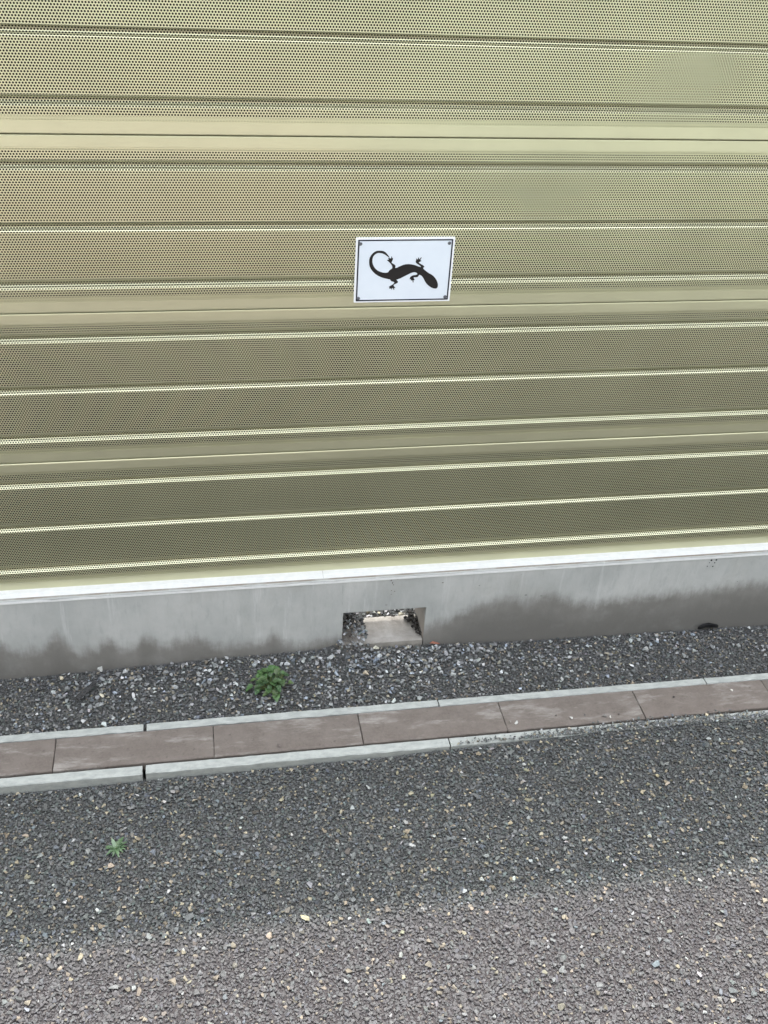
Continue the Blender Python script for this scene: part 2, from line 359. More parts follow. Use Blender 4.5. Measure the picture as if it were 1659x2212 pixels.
def child(o, root): # keep world coordinates
    o.parent = root; o.matrix_parent_inverse = Matrix.Translation(-root.location); return o
# pale ledge strip: two butt-jointed lengths with a small step
for x0, x1 in ((-3.5, .4105), (.4115, 5.5)):
    prof = [(.012, .004), (-.020, .0030), (-.0215, .0012), (-.024, .0006), (-.047, -.0035), (-.0525, -.0075), (-.0535, -.0150), (-.0515, -.016)]
    n_ = 120; verts = []; xs = np.linspace(x0, x1, n_)
    jit = fbm(xs*6, xs*0+x0, 9)*.0011+RNG.normal(0, .0003, n_)
    for (y, z) in prof:
        for i, x in enumerate(xs):
            verts.append((x, y-(jit[i] if y < -.05 else 0), z+(jit[i]*.9 if z < -.014 else 0)))
    faces = [(j*n_+i, (j+1)*n_+i, (j+1)*n_+i+1, j*n_+i+1) for j in range(len(prof)-1) for i in range(n_-1)]
    o = child(mesh_obj('ledge', verts, faces, M_LEDGE, smooth=True), root)
    e = o.modifiers.new('split', 'EDGE_SPLIT'); e.split_angle = math.radians(35)
# drilled holes near the right end and chips above the opening (flat discs, the holes' inner shade painted dark)
M_HOLE = m_plain('hole_shade', (.02, .02, .02), (.05, .05, .05), 80, 1, .2, .001).m
M_CHIP = m_plain('chip_dark', (.13, .12, .11), (.24, .23, .21), 80, 1, .2, .001).m
def disc(name, mat, x, z, r, sx=1, sz=1, y=PF-.0006, n=10):
    bm = bmesh.new()
    vs = [bm.verts.new((x+r*sx*math.cos(a)*random.uniform(.8, 1.15), y, z+r*sz*math.sin(a)*random.uniform(.8, 1.15))) for a in [2*math.pi*k/n for k in range(n)]]
    c = bm.verts.new((x, y+.0003, z))
    for k in range(n): bm.faces.new((vs[k], vs[(k+1) % n], c))
    child(bm_obj(name, bm, mat), root)
for x, z, r in ((1.876, -.0225, .0042), (1.896, -.023, .0036), (1.871, -.034, .0022), (1.892, -.036, .003), (1.866, -.0505, .0026), (1.889, -.053, .0032)): disc('drill_hole', M_HOLE, x, z, r)
for x, z, r, sx, sz in ((.652, -.019, .0035, 1, 1.3), (.657, -.031, .003, .8, 1.9), (.661, -.040, .003, 1, 1), (.676, -.0135, .005, 1.4, 1), (.655, -.066, .0028, 1, 1),
                        (.667, -.070, .0032, 1, .8), (.655, -.083, .0022, 1, 1), (.842, -.045, .0032, 1.7, .7), (.72, -.0115, .0048, 1.6, .7), (.64, -.131, .004, 1.6, .5)):
    disc('chip_mark', M_CHIP, x, z, r*.8, sx, sz)

# slab on the floor of the opening
prof = [(-.050, -.40), (-.052, -.3275), (-.051, -.3125), (-.048, -.311), (-.022, -.3125), (-.014, -.318), (.022, -.3195), (.055, -.3125), (.076, -.3045), (.085, -.303), (.087, -.307), (.088, -.40)]
n_ = 24; xs = np.linspace(.487, .787, n_); verts = []
for (y, z) in prof:
    for x in xs: verts.append((x, y+RNG.normal(0, .0004), z+RNG.normal(0, .0005)))
faces = [(j*n_+i, j*n_+i+1, (j+1)*n_+i+1, (j+1)*n_+i) for j in range(len(prof)-1) for i in range(n_-1)]
o = mesh_obj('floor_slab', verts, faces, M_SLAB, smooth=True); e = o.modifiers.new('split', 'EDGE_SPLIT'); e.split_angle = math.radians(40)
tag(o, 'pale dished concrete slab lying in the drainage opening of the plinth', 'slab')

# soil clods
def clods(name, centres, label):
    bm = bmesh.new()
    for (x, y, z, r) in centres:
        for k in range(7):
            c = Vector((x+random.gauss(0, r*.55), y+random.gauss(0, r*.55), z+random.gauss(0, r*.3)))
            rr = r*random.uniform(.3, .6)
            mm = Matrix.Translation(c) @ Matrix.Rotation(random.uniform(0, 6), 4, 'Z') @ Matrix.Diagonal((rr, rr*random.uniform(.7, 1), rr*.75, 1))
            res = bmesh.ops.create_icosphere(bm, subdivisions=2, radius=1, matrix=mm)
            for v in res['verts']: v.co += Vector((random.gauss(0, rr*.13), random.gauss(0, rr*.13), random.gauss(0, rr*.13)))
    o = bm_obj(name, bm, M_SOIL); return tag(o, label, 'soil', kind='stuff')
clods('soil', [(.770, .080-.012*i*1.0, -.300-.001*i, .015) for i in range(0, 3)]+[(.772, .045, -.300, .014), (.776, .02, -.305, .012), (.780, -.002, -.306, .010), (.781, -.02, -.304, .008), (.757, .07, -.302, .012), (.766, .055, -.300, .014)],
      'dark crumbly soil heaped against the right side of the opening')
clods('soil', [(.500, .075, -.27, .020), (.498, .05, -.27, .018), (.52, .085, -.288, .018), (.545, .085, -.300, .012), (.515, .06, -.285, .016), (.535, .065, -.300, .013), (.50, .025, -.275, .016), (.552, .05, -.308, .008), (.525, .04, -.30, .012)],
      'dark crumbly soil heaped against the left side of the opening')

# ---------------------------------------------------------------- salamander sign
SX, SZ, SW, SH = .6311, 1.117, .295, .199
root = thing('salamander_sign', (SX, -.004, SZ), 'white rectangular sign with navy border and black salamander silhouette, riveted to the barrier', 'sign')
def rrect(w, h, r, n=4):
    p = []
    for cx_, cz_, a0 in ((w/2-r, h/2-r, 0), (-w/2+r, h/2-r, 90), (-w/2+r, -h/2+r, 180), (w/2-r, -h/2+r, 270)):
        for k in range(n+1):
            a = math.radians(a0+90*k/n); p.append((cx_+r*math.cos(a), cz_+r*math.sin(a)))
    return p
def prism(pts, y0, y1):
    bm = bmesh.new(); a = [bm.verts.new((x, y0, z)) for x, z in pts]; b = [bm.verts.new((x, y1, z)) for x, z in pts]
    f = bm.faces.new(a); bm.faces.new(b[::-1])
    for i in range(len(pts)):
        j = (i+1) % len(pts); bm.faces.new((a[j], a[i], b[i], b[j]))
    bm.normal_update()
    bmesh.ops.triangulate(bm, faces=[f for f in bm.faces if len(f.verts) > 4])
    bmesh.ops.recalc_face_normals(bm, faces=bm.faces); return bm
bm_obj('plate', prism(rrect(SW, SH, .002), -.0035, .003), M_WEDGE, root)
bm_obj('sign_face', prism(rrect(SW-.013, SH-.011, .0015), -.0039, -.0030), M_WHITE, root)
# border: frame ring
o_, i_ = rrect(SW-.0116, SH-.0095, .002), rrect(SW-.0198, SH-.0172, .0015)
bm = bmesh.new(); n_ = len(o_)
ring = [[bm.verts.new((x, y, z)) for x, z in L] for L, y in ((o_, -.0036), (o_, -.0045), (i_, -.0045), (i_, -.0036))]
for q in range(3):
    for i in range(n_): j = (i+1) % n_; bm.faces.new((ring[q][i], ring[q][j], ring[q+1][j], ring[q+1][i]))
bmesh.ops.recalc_face_normals(bm, faces=bm.faces); bm_obj('border', bm, M_NAVY, root)
bm_obj('salamander', prism([(x/1000, z/1000) for x, z in SAL], -.0044, -.0038), M_SALA, root)
for x, z in ((-.1345, .0825), (.1310, .0825), (.1325, -.0855), (-.1345, -.0860)):
    bm = bmesh.new()
    for r, h in ((.0052, .0), (.0050, .0016), (.0036, .0026)): pass
    res = bmesh.ops.create_cone(bm, cap_ends=True, segments=14, radius1=.0054, radius2=.0040, depth=.0022, matrix=Matrix.Translation((x, -.0054, z)) @ Matrix.Rotation(math.radians(90), 4, 'X'))
    bm_obj('rivet', bm, M_RIVET, root)

# ---------------------------------------------------------------- cable trough
TA = math.radians(-.30); TZ = -.315
def tp(x, y): # trough axis is turned a hair against the wall
    return (x*math.cos(TA)-y*math.sin(TA), x*math.sin(TA)+y*math.cos(TA))
SEG = [-3.21, -2.21, -1.215, -.219, .779, 1.774, 2.77, 3.767, 4.764, 5.76]
lab_seg = {3: 'grey trough segment below the leafy weed, open joint at its left end', 2: 'leftmost grey trough segment, ending at the wide dark joint',
           4: 'grey trough segment right of the middle, front lip partly under gravel', 5: 'grey trough segment at the right edge, front lip nearly buried in gravel'}
for i in range(1, 8):
    x0, x1 = SEG[i], SEG[i+1]
    gap = .0055 if i in (2, 3) else .0022
    gl = .0055 if i == 3 else .0022; gr = .0055 if i == 2 else .0022
    L = x1-x0
    px, py = tp(x0, -.3585)
    root = bpy.data.objects.new('cable_trough', None)
    root = thing('cable_trough', (px, py, TZ-.12), lab_seg.get(i, 'grey cable trough segment far off to the side'), 'cable trough', 'trough segments laid end to end')
    root.rotation_euler = (0, 0, TA)
    bm = bmesh.new(); n_ = 40
    def wallbar(nm, y0, y1, z0, z1, zj):
        xs = np.linspace(gl, L-gr, n_); prof = [(y0, z0), (y0, z1-.003), (y0+.003, z1), (y1-.003, z1), (y1, z1-.003), (y1, z0)]
        verts = []
        for (y, z) in prof:
            for x in xs: verts.append((x, y+RNG.normal(0, .0005), z+(RNG.normal(0, .0005)+zj)))
        faces = [(j*n_+k, j*n_+k+1, (j+1)*n_+k+1, (j+1)*n_+k) for j in range(len(prof)-1) for k in range(n_-1)]
        faces += [tuple(j*n_ for j in range(len(prof))), tuple(j*n_+n_-1 for j in range(len(prof)))[::-1]]
        return mesh_obj(nm, verts, faces, M_KERB, root, False)
    wallbar('rear_wall', -.031, 0.0, 0.0, .12, random.uniform(-.001, .001))
    wallbar('front_wall', -.214, -.1775, 0.0, .1155, random.uniform(-.001, .001))
    bm = bmesh.new(); box(bm, gl, L-gr, -.1765, -.0325, 0.0, .03); bm_obj('trough_floor', bm, M_KERB, root)
CJ = [-2.49, -1.995, -1.498, -1.000, -.502, .003, .4925, .988, 1.4855, 1.983, 2.480, 2.977, 3.474, 3.971, 4.468, 4.965]
clab = ['brown cover slab cut off by the left edge of the photo, pale scuffs at its right end', 'brown cover slab beside the wide dark joint in the grey trough edge, lower left',
        'brown cover slab directly in front of the leafy weed', 'brown cover slab in the middle of the row, the first one right of the weed', 'brown cover slab strewn with a few pebbles, its front edge chipped by gravel', 'brown cover slab second from the right edge of the photo, reddest corner toward the plinth', 'brown cover slab whose sliver shows at the right edge']
clab = {3: 'brown cover slab cut off by the left edge of the photo', 4: 'second brown cover slab from the left, beside the wide dark trough joint',
        5: 'third brown cover slab from the left, closest one to the leafy weed', 6: 'brown cover slab with a long pale scuff, in front of the drainage opening',
        7: 'brown cover slab with several pebbles lying on it', 8: 'large brown cover slab near the right edge of the photo', 9: 'brown cover slab of which only a sliver shows at the right edge'}
for i in range(len(CJ)-1):
    x0, x1 = CJ[i]+.0012, CJ[i+1]-.0012; L = x1-x0; yc = -.3585-.0335
    px, py = tp(x0, yc)
    n_ = 30; w_ = .1385; prof = [(0, -.035), (0, -.003), (-.003, 0), (-w_+.003, 0), (-w_, -.003), (-w_, -.035)]
    # columns, a few cross subdivisions so the top is not dead flat
    ys = [(0, -.035), (0, -.0025), (-.0025, 0)]+[(-.0025-(w_-.005)*k/8, 0) for k in range(1, 8)]+[(-w_+.0025, 0), (-w_, -.0025), (-w_, -.035)]
    xs = [0, .002]+list(np.linspace(.01, L-.01, n_))+[L-.002, L]
    verts = []
    for (y, z) in ys:
        for k, x in enumerate(xs):
            e = -.0022 if (k in (0, len(xs)-1) and z > -.02) else 0
            verts.append((x+(RNG.normal(0, .0006) if k in (0, len(xs)-1) else 0), y+(RNG.normal(0, .0005) if y in (0, -w_) else 0), z+e+RNG.normal(0, .00025)))
    n_ = len(xs)
    faces = [(j*n_+k, j*n_+k+1, (j+1)*n_+k+1, (j+1)*n_+k) for j in range(len(ys)-1) for k in range(n_-1)]
    faces += [tuple(j*n_ for j in range(len(ys))), tuple(j*n_+n_-1 for j in range(len(ys)))[::-1]]
    o = mesh_obj('trough_cover', verts, faces, M_COVER, smooth=False)
    o.location = (px, py, TZ+random.uniform(-.0015, .001)); o.rotation_euler = (random.uniform(-.004, .004), random.uniform(-.002, .002), TA)
    tag(o, clab.get(i, 'brown cover slab far off to the side'), 'trough cover', 'cover slabs of the cable trough')

# ---------------------------------------------------------------- stones
def base_stone(seed):
    r = random.Random(seed); bm = bmesh.new()
    n = r.choice((8, 9, 10, 11))
    for k in range(n):
        a = Vector((r.gauss(0, 1), r.gauss(0, 1), r.gauss(0, 1))).normalized()
        s = r.uniform(.78, 1.0); bm.verts.new((a.x*s, a.y*s*r.uniform(.8, 1), a.z*s))
    res = bmesh.ops.convex_hull(bm, input=bm.verts)
    bmesh.ops.delete(bm, geom=[v for v in bm.verts if not v.link_faces], context='VERTS')
    bm.verts.index_update(); bmesh.ops.triangulate(bm, faces=bm.faces)
    V = np.array([v.co[:] for v in bm.verts]); F = np.array([[v.index for v in f.verts] for f in bm.faces]); bm.free(); return V, F
BASES = [base_stone(s) for s in range(16)]
def stones_mesh(name, P, S, C, R_tilt=.5, mat=None, flat=(.35, .75)):
    """P positions (n,3), S size (n,), C colours (n,3)"""
    n = len(P); bi = RNG.integers(0, len(BASES), n)
    VV, FF, CC = [], [], []; off = 0
    for b, (V, F) in enumerate(BASES):
        idx = np.where(bi == b)[0]; k = len(idx)
        if not k: continue
        sc = np.stack([S[idx]*RNG.uniform(.9, 1.22, k), S[idx]*RNG.uniform(.72, 1.0, k), S[idx]*RNG.uniform(flat[0], flat[1], k)], 1)
        v = V[None]*sc[:, None]*.5
        az = RNG.uniform(0, 2*np.pi, k); ax = RNG.normal(0, R_tilt, k); ay = RNG.normal(0, R_tilt, k)
        c, s = np.cos(ax), np.sin(ax); y = v[..., 1]*c[:, None]-v[..., 2]*s[:, None]; z = v[..., 1]*s[:, None]+v[..., 2]*c[:, None]; v = np.stack([v[..., 0], y, z], -1)
        c, s = np.cos(ay), np.sin(ay); x = v[..., 0]*c[:, None]+v[..., 2]*s[:, None]; z = -v[..., 0]*s[:, None]+v[..., 2]*c[:, None]; v = np.stack([x, v[..., 1], z], -1)
        c, s = np.cos(az), np.sin(az); x = v[..., 0]*c[:, None]-v[..., 1]*s[:, None]; y = v[..., 0]*s[:, None]+v[..., 1]*c[:, None]; v = np.stack([x, y, v[..., 2]], -1)
        v = v+P[idx][:, None]
        VV.append(v.reshape(-1, 3)); FF.append((F[None]+(off+np.arange(k)*len(V))[:, None, None]).reshape(-1, 3)); off += k*len(V)
        CC.append(np.repeat(C[idx], len(V), 0))
    V = np.concatenate(VV).astype(np.float32); F = np.concatenate(FF).astype(np.int32); Cc = np.concatenate(CC)
    me = bpy.data.meshes.new(name); me.vertices.add(len(V)); me.vertices.foreach_set('co', V.ravel())
    me.loops.add(F.size); me.loops.foreach_set('vertex_index', F.ravel())
    me.polygons.add(len(F)); me.polygons.foreach_set('loop_start', np.arange(0, F.size, 3, dtype=np.int32)); 
    me.update(calc_edges=True)
    ca = me.color_attributes.new('stone_color', 'FLOAT_COLOR', 'POINT')
    ca.data.foreach_set('color', np.concatenate([Cc, np.ones((len(Cc), 1))], 1).astype(np.float32).ravel())
    me.polygons.foreach_set('use_smooth', np.zeros(len(F), dtype=bool))
    me.materials.append(M_STONE); me.validate()
    o = bpy.data.objects.new(name, me); COL.objects.link(o); return o
def colours(n, plight, ptan, dark=(.050, .052, .053), spread=.35, sun_tint=None):
    base = np.array(dark)[None]*np.exp(RNG.normal(0, spread, (n, 1)))
    tint = 1+RNG.normal(0, .018, (n, 3)); base = base*tint
    q = RNG.uniform(size=n)
    k = q < .08; base[k] *= np.array([.92, 1.03, 1.0])          # greenish
    k = (q > .08) & (q < .14); base[k] *= np.array([1.16, 1.02, .88])  # brownish
    k = (q > .14) & (q < .20); base[k] *= np.array([.92, .98, 1.12])   # bluish
    li = RNG.uniform(size=n) < plight
    lc = np.array([.30, .31, .30])[None]*RNG.uniform(.45, 1.5, (n, 1))*(1+RNG.normal(0, .03, (n, 3)))
    base = np.where(li[:, None], lc, base)
    ta = RNG.uniform(size=n) < ptan
    tc = np.array([.27, .24, .175])[None]*RNG.uniform(.5, 1.3, (n, 1))*(1+RNG.normal(0, .03, (n, 3)))
    base = np.where(ta[:, None], tc, base)
    if sun_tint is not None:
        d = sun_tint[0][:, None]; base = base*(1-d)+np.array(sun_tint[1])[None]*d  # blend towards the painted sunlit colour
    return np.clip(base, .012, .8)
def scatter(x0, x1, y0, y1, step, jitter=.5):
    xs = np.arange(x0, x1, step); ys = np.arange(y0, y1, step)
    X, Y = np.meshgrid(xs, ys); X = X.ravel()+RNG.uniform(-jitter, jitter, X.size)*step; Y = Y.ravel()+RNG.uniform(-jitter, jitter, Y.size)*step
    return X, Y

def allowed(X, Y):
    ty = Y-np.tan(TA)*X
    return ~((ty < -.352) & (ty > -.578))
# A: strip between plinth and trough
X, Y = scatter(-1.6, 3.9, -.375, -.045, .0078)
n = len(X); patch = fbm(X*.8, Y*1.5, 21)
lightness = np.clip(.5+.9*patch, 0, 1)*np.interp(X, [-.9, -.5, -.2, 1.0, 1.7, 2.4], [.25, .5, 1, 1, .5, .35])*np.interp(Y, [-.36, -.28, -.12, -.05], [.5, .75, 1.0, 1.0])
S = np.clip(.0115*np.exp(RNG.normal(0, .26, n)), .007, .020)
C = colours(n, .03, .05, (.102, .104, .102), .30)
Z = hground(X, Y)+RNG.uniform(-.007, .0, n)-S*.1
ok = allowed(X, Y) & (Y < PF-.3*S)
P = np.stack([X, Y, Z], 1)[ok]; Sk = S[ok]; Ck = C[ok]
# larger pale stones lying on top, thickest near the wall and in front of the opening
m_ = 17500
X2 = RNG.uniform(-1.5, 3.9, m_); Y2 = RNG.uniform(-.36, -.06, m_)
pr = np.clip(.42+.55*fbm(X2*.9, Y2*2.2, 21), .05, 1)*np.interp(X2, [-1.2, -.65, -.3, .1, .3, .75, 1.1, 1.6, 2.2], [.2, .35, .7, .7, .95, .95, .55, .30, .25])*np.interp(Y2, [-.36, -.28, -.15, -.08], [.35, .55, 1, 1])
k = RNG.uniform(size=m_) < pr*.62; X2, Y2 = X2[k], Y2[k]; n2 = len(X2)
S2 = np.clip(.0178*np.exp(RNG.normal(0, .24, n2)), .011, .031)
C2 = np.array([.235, .245, .243])[None]*np.exp(RNG.normal(-.1, .42, (n2, 1)))*(1+RNG.normal(0, .015, (n2, 3)))
q = RNG.uniform(size=n2); C2[q < .10] *= np.array([1.12, 1.0, .80]); C2[(q > .1) & (q < .2)] *= np.array([.88, .96, 1.10]); C2 = np.clip(C2, .04, .62)
Z2 = hground(X2, Y2)+S2*.10-.001
ok = allowed(X2, Y2) & (Y2 < PF-.4*S2)
P = np.concatenate([P, np.stack([X2, Y2, Z2], 1)[ok]]); Sk = np.concatenate([Sk, S2[ok]]); Ck = np.concatenate([Ck, C2[ok]])
o = stones_mesh('gravel', P, Sk, Ck, .26, flat=(.35, .68)); tag(o, 'mixed grey gravel strip between the concrete plinth and the cable trough', 'gravel', kind='stuff')
# heap in the opening and gravel behind the wall
X, Y = scatter(.487, .66, -.05, .085, .009); z_ = hground(X, Y)
ok = z_ > -.318+np.clip((X-.53)*.6, 0, 1)
X, Y, z_ = X[ok], Y[ok], z_[ok]; n = len(X)
C = colours(n, .0, .03, (.09, .09, .088), .4); k = (Y < .0) & (RNG.uniform(size=n) < .5); C[k] = colours(n, 0, 0, (.25, .265, .27), .4)[k]
P1 = np.stack([X, Y, z_-.004], 1); S1 = RNG.uniform(.010, .024, n)
X, Y = scatter(.2, 1.5, .092, .9, .014); n = len(X); C2 = colours(n, .25, .05, (.055, .057, .055), .45)
P2 = np.stack([X, Y, -.306+RNG.uniform(-.006, .004, n)], 1); S2 = RNG.uniform(.012, .030, n)
o = stones_mesh('gravel', np.concatenate([P1, P2]), np.concatenate([S1, S2]), np.concatenate([C, C2]))
tag(o, 'loose stones heaped in the opening and spread behind the plinth', 'gravel', kind='stuff')
# B: bed in front of the trough, paler pink of the sunlit zone painted into its stone colours
def bed(x0, x1, y0, y1, step, smin, smax, name, label):
    X, Y = scatter(x0, x1, y0, y1, step); n = len(X)
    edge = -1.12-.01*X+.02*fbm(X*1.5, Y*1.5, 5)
    sun_tint = np.clip((edge-Y)/.06, 0, 1)
    sun_tint = sun_tint*sun_tint*(3-2*sun_tint)
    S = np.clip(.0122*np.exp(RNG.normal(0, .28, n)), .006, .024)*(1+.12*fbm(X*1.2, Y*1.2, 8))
    C = colours(n, .01, .05, (.086, .091, .090), .27, (sun_tint*.45, (.112, .099, .101)))
    Z = hground(X, Y)+RNG.uniform(-.006, .0, n)-S*.12
    ok = allowed(X, Y)
    m_ = 5000; X2 = RNG.uniform(x0, x1, m_); Y2 = RNG.uniform(y0, y1, m_); S2 = np.clip(.0172*np.exp(RNG.normal(0, .25, m_)), .011, .031)
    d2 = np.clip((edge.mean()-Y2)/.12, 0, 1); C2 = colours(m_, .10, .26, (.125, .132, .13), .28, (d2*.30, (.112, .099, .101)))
    q = RNG.uniform(size=m_) < .025; C2[q] = np.array([.13, .155, .165])
    Z2 = hground(X2, Y2)+S2*.03; o2 = allowed(X2, Y2)
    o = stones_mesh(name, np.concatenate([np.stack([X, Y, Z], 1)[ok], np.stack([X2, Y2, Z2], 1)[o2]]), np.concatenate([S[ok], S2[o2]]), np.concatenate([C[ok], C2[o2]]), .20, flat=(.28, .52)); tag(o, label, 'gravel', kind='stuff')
bed(-1.5, 3.7, -1.95, -.56, .0078, .010, .0195, 'gravel', 'dark ballast gravel in front of the cable trough, with a painted sunlit zone towards the track')
# spill over the front lip and cover edge on the right
X = RNG.uniform(.80, 2.6, 3200); k = RNG.uniform(size=3200) < np.interp(X, [.75, 1.0, 1.3, 2.6], [.02, .3, .8, 1]); X = X[k]; n = len(X)
u = np.abs(RNG.normal(0, 1, n))*.013*np.interp(X, [.8, 1.2, 1.6, 1.9, 2.4], [.5, .9, 1.5, .8, 1.5])
Y = -.5735+np.tan(TA)*X+u; k = u < .050; X, Y, u = X[k], Y[k], u[k]; n = len(X)
S = RNG.uniform(.006, .015, n)
o = stones_mesh('gravel', np.stack([X, Y, TZ+.001+S*.14], 1), S, colours(n, .05, .07, (.11, .116, .115), .4), .25, flat=(.3, .6))
tag(o, 'small gravel spilled over the front edge of the trough at the right', 'gravel', kind='stuff')

# ---------------------------------------------------------------- the train the picture was taken from (stands behind the camera)
TY = -3.35
root = thing('railway_carriage', (0, TY, -.33), 'pale railway carriage with an added warm section for pinkish reflections, standing on the track opposite the barrier', 'railway carriage')
prof = [(.35, .08), (.06, .10), (.0, .30), (.0, 1.95), (.02, 2.05), (.02, 2.95), (.06, 3.15), (.22, 3.50), (.55, 3.78), (1.2, 3.90)]
def shell(nm, x0, x1, mat, pr=None):
    pr = pr or prof
    verts = [(x, -d_, z_) for d_, z_ in pr for x in (x0, x1)]
    mesh_obj(nm, verts, [(2*k, 2*k+2, 2*k+3, 2*k+1) for k in range(len(pr)-1)], mat, root)
M_BODY = m_plain('pale_carriage_paint', (.425, .44, .405), (.455, .47, .435), 3, .3, .02, .001).m
M_WARM_REFL = m_plain('warm_reflector_paint', (.51, .445, .41), (.54, .475, .44), 3, .3, .02, .001).m
shell('body', -11, -1.9, M_BODY); shell('warm_reflector', -1.9, 1.15, M_WARM_REFL, prof[:3]+[(.0, 1.35)]); shell('body', -1.9, 1.15, M_BODY, [(.0, 1.35)]+prof[3:]); shell('body', 1.15, 13, M_BODY)  # warm section added so the panels reflect a pinkish patch
M_GLASS = m_plain('dark_window_glass', (.02, .025, .025), (.025, .03, .03), 3, .08, .0, .001).m
for k in range(-5, 6):
    if k == -0.5: continue
    bm = bmesh.new(); box(bm, k*2.1-.85+1.0, k*2.1+.85+1.0, -.03, -.006, 2.12, 2.88); bevel(bm_obj('window', bm, M_GLASS, root), .02)
# single stones and pebbles that one can point at
def loose(x, y, z, s, col, label, group=None, name='loose_stone', cat='stone', flat=(.5, .8)):
    global RNG
    o = stones_mesh(name, np.array([[0, 0, 0.]]), np.array([s]), np.array([col]), .2, flat=flat)
    o.location = (x, y, z); tag(o, label, cat, group); return o
loose(.602, -.086, -.309, .036, (.42, .41, .33), 'pale cream speckled stone just below the left end of the slab in the opening', flat=(.7, .9))
loose(.598, -.146, -.311, .036, (.15, .18, .22), 'bluish grey angular stone between the opening and the trough', flat=(.7, .95))
loose(.549, -.208, -.311, .032, (.52, .45, .34), 'cream and tan stone left of the bluish grey one', flat=(.7, .95))
loose(.610, -.128, -.307, .022, (.44, .47, .48), 'small pale grey stone touching the bluish grey one', flat=(.6, .9))
loose(-.378, -.072, -.318, .030, (.42, .43, .41), 'pale stone leaning against the plinth at the far left', flat=(.7, .9))
loose(-.512, -.098, -.322, .026, (.55, .49, .36), 'yellowish pebble on the gravel near the plinth at far left')
for (px_, py_, s_, c_) in ((1.022, -.505, .012, (.42, .42, .40)), (1.00, -.500, .010, (.22, .20, .18)), (1.215, -.510, .013, (.50, .50, .48)), (1.340, -.515, .015, (.18, .17, .16)), (1.357, -.520, .008, (.5, .48, .44)),
                           (1.395, -.510, .010, (.17, .15, .14)), (.19+.02, -.512, .011, (.13, .11, .10)), (1.62, -.455, .008, (.05, .045, .04)), (1.845, -.445, .010, (.55, .53, .48)), (1.17, -.49, .007, (.08, .07, .07)), (1.27, -.50, .007, (.08, .08, .08))):
    loose(px_, py_, TZ+.004, s_*1.5, c_, 'small pebble lying on top of the brown trough covers', 'pebbles on the trough covers', 'pebble', 'pebble')
for (px_, py_, s_, c_) in ((1.195, -.559, .019, (.40, .36, .30)), (1.70, -.552, .019, (.48, .42, .30)), (1.755, -.560, .019, (.50, .46, .36))):
    loose(px_, py_, TZ+.006, s_, c_, 'larger cream pebble resting on the front edge of the trough at the right', 'cream pebbles on the trough edge', 'pebble', 'pebble')

# ---------------------------------------------------------------- bark stick, black scrap, dry leaf
bm = bmesh.new(); n_ = 12; ring = []
for k in range(n_):
    f = k/(n_-1); r = .0125*(.35+.65*math.sin(math.pi*min(1, .15+f*.85)))*random.uniform(.85, 1.1)
    c = Vector((-.448+.058*f, -.215+.083*f, -.316+.003*math.sin(f*5)))
    ring.append([bm.verts.new(c+Vector((r*math.cos(a)*.82, -r*math.cos(a)*.57, r*.55*math.sin(a)))*random.uniform(.85, 1.12)) for a in [2*math.pi*j/8 for j in range(8)]])
for k in range(n_-1):
    for j in range(8): bm.faces.new((ring[k][j], ring[k][(j+1) % 8], ring[k+1][(j+1) % 8], ring[k+1][j]))
bm.faces.new(ring[0][::-1]); bm.faces.new(ring[-1])
tag(bm_obj('bark_piece', bm, M_WOOD), 'dark piece of bark lying slanted on the gravel at the far left', 'bark')
bm = bmesh.new(); pts = [(0, 0), (.018, .008), (.045, .012), (.082, .010), (.088, .004), (.060, -.003), (.03, -.006), (.010, -.008)]
a = [bm.verts.new((1.893+x, -.066+y*.75, -.345+.010*math.sin(x*40)+.004)) for x, y in pts]; b = [bm.verts.new((1.893+x, -.066+y*.75, -.353+.010*math.sin(x*40))) for x, y in pts]
bm.faces.new(a); bm.faces.new(b[::-1])
for i in range(len(pts)): j = (i+1) % len(pts); bm.faces.new((a[j], a[i], b[i], b[j]))
bmesh.ops.recalc_face_normals(bm, faces=bm.faces)
tag(bm_obj('rubber_scrap', bm, M_BLACK), 'black flat scrap lying at the foot of the plinth at far right', 'scrap')
bm = bmesh.new(); pts = [(0, 0), (.014, .006), (.030, .004), (.042, -.002), (.028, -.007), (.010, -.006)]
a = [bm.verts.new((.812+x, -.064+y, -.322+.004*math.sin(x*120))) for x, y in pts]; bm.faces.new(a)
o = bm_obj('dry_leaf', bm, M_LEAFRED); so_ = o.modifiers.new('s', 'SOLIDIFY'); so_.thickness = .0008
tag(o, 'reddish dry leaf at the foot of the plinth right of the opening', 'leaf')

# ---------------------------------------------------------------- weeds
def leaf(V, F, C, origin, az, elev, length, width, teeth, droop, shade, fold=.25):
    n = 9; base = len(V); d = Vector((math.cos(az)*math.cos(elev), math.sin(az)*math.cos(elev), math.sin(elev)))
    side = Vector((-math.sin(az), math.cos(az), 0)); upv = side.cross(d)*-1
    if upv.z < 0: upv = -upv
    for k in range(n):
        f = k/(n-1); w = width*(math.sin(math.pi*f**.75)**.8 if 0 < f < 1 else 0.02)
        if teeth: w *= (1+teeth*(1 if k % 2 else -1))
        c = origin+d*length*f+Vector((0, 0, -droop*length*f*f))
        V.append(c); V.append(c+side*w*.5+upv*w*fold*random.uniform(.6, 1.4)); V.append(c-side*w*.5+upv*w*fold*random.uniform(.6, 1.4))
        for _ in range(3): C.append(shade)
    for k in range(n-1):
        a = base+3*k; F.append((a, a+1, a+4, a+3)); F.append((a+2, a, a+3, a+5))
def leafobj(name, V, F, C, mat, root):
    o = mesh_obj(name, V, F, mat, root, True)
    ca = o.data.color_attributes.new('leaf_color', 'FLOAT_COLOR', 'POINT')
    for i, c in enumerate(C): ca.data[i].color = (c[0], c[1], c[2], 1)
    return o
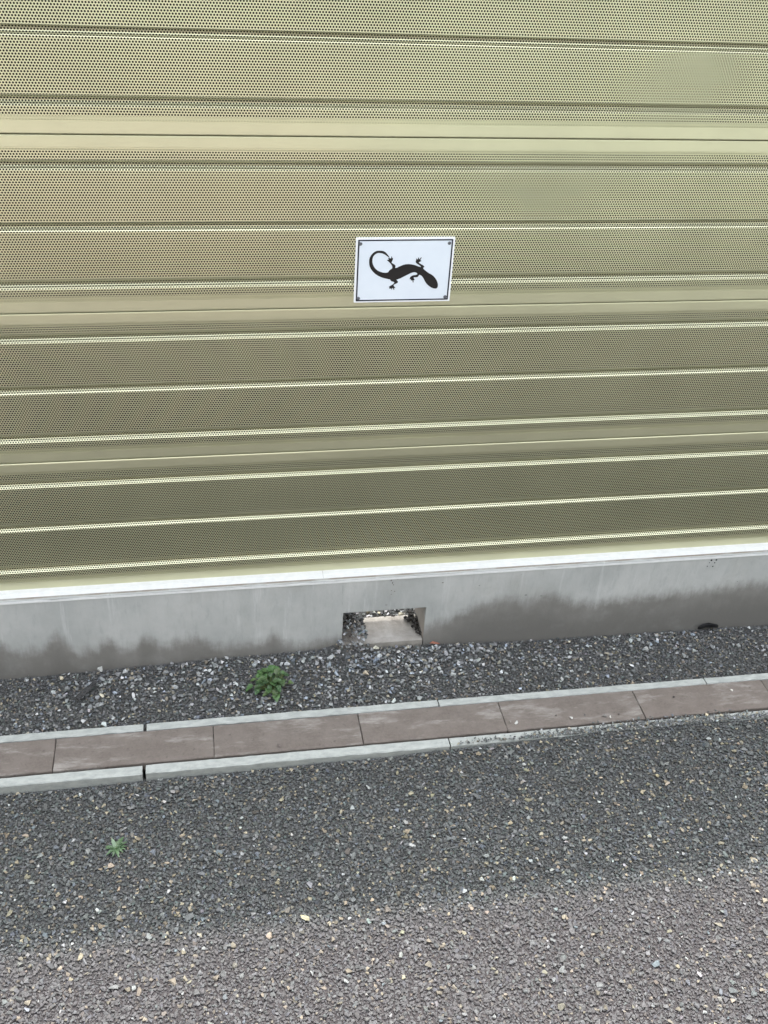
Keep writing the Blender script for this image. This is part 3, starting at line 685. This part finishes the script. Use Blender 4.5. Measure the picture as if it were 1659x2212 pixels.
def stems(L, mat, root, r=.0012):
    bm = bmesh.new()
    for a, b in L:
        d = b-a; q = d.to_track_quat('Z', 'Y').to_matrix().to_4x4()
        bmesh.ops.create_cone(bm, cap_ends=True, segments=6, radius1=r*1.3, radius2=r*.8, depth=d.length, matrix=Matrix.Translation((a+b)/2) @ q)
    return bm_obj('stem', bm, mat, root)
root = thing('leafy_weed', (.205, -.238, -.325), 'bushy green leafy weed growing in the gravel between plinth and trough', 'weed')
V, F, C, SL = [], [], [], []
rr = random.Random(5)
for k in range(52):
    az = rr.uniform(0, 2*math.pi); rad = rr.uniform(.004, .058)**1; hgt = rr.uniform(.012, .060)*(1-rad*6)+.010
    p = Vector((rad*math.cos(az)*1.15+.004, rad*math.sin(az)*.85, max(.008, hgt)))
    SL.append((Vector((rr.gauss(0, .004), rr.gauss(0, .004), 0)), p))
    g_ = rr.uniform(.6, 1.25); L_ = rr.uniform(.018, .034)
    sh = (g_*rr.uniform(.9, 1.35), g_, g_*rr.uniform(.8, 1.2))
    leaf(V, F, C, p, az+rr.gauss(0, .7), rr.uniform(-.25, .55), L_, L_*rr.uniform(.65, .9), .12, rr.uniform(.1, .5), sh)
for (dx, dy, h_) in ((-.012, .055, .030), (-.022, .035, .042), (.012, .045, .05)):   # taller shoot towards the wall
    p = Vector((dx, dy, h_)); SL.append((Vector((0, 0, 0)), p))
    for q in range(4): leaf(V, F, C, p, rr.uniform(0, 6.28), .3, .030, .024, .12, .3, (1.15, 1.2, 1))
leafobj('foliage', V, F, C, M_LEAF, root); stems(SL, M_STEM, root)
root = thing('rosette_weed', (-.300, -.838, -.338), 'small dandelion-like green rosette weed alone in the dark gravel at lower left', 'weed')
V, F, C = [], [], []
for az, L_, el in ((.55, .040, .3), (1.05, .048, .35), (2.75, .036, .2), (3.05, .034, .3), (3.7, .034, .15), (4.4, .030, .2), (5.0, .034, .2), (5.6, .030, .3), (6.1, .030, .2), (.15, .034, .25)):
    leaf(V, F, C, Vector((0, 0, .006)), az, el, L_, L_*.30, .22, .35, (rr.uniform(.8, 1.2),)*3)
leafobj('foliage', V, F, C, M_LEAF2, root)
V, F, C = [], [], []
leaf(V, F, C, Vector((-.002, .002, .006)), 2.0, .75, .032, .012, 0, .1, (2.9, 2.2, 3.2))
leafobj('pale_leaf', V, F, C, M_LEAF2, root)['label'] = 'pale whitish upright leaf'
stems([(Vector((0, 0, -.01)), Vector((0, 0, .008)))], M_STEM, root, .002)
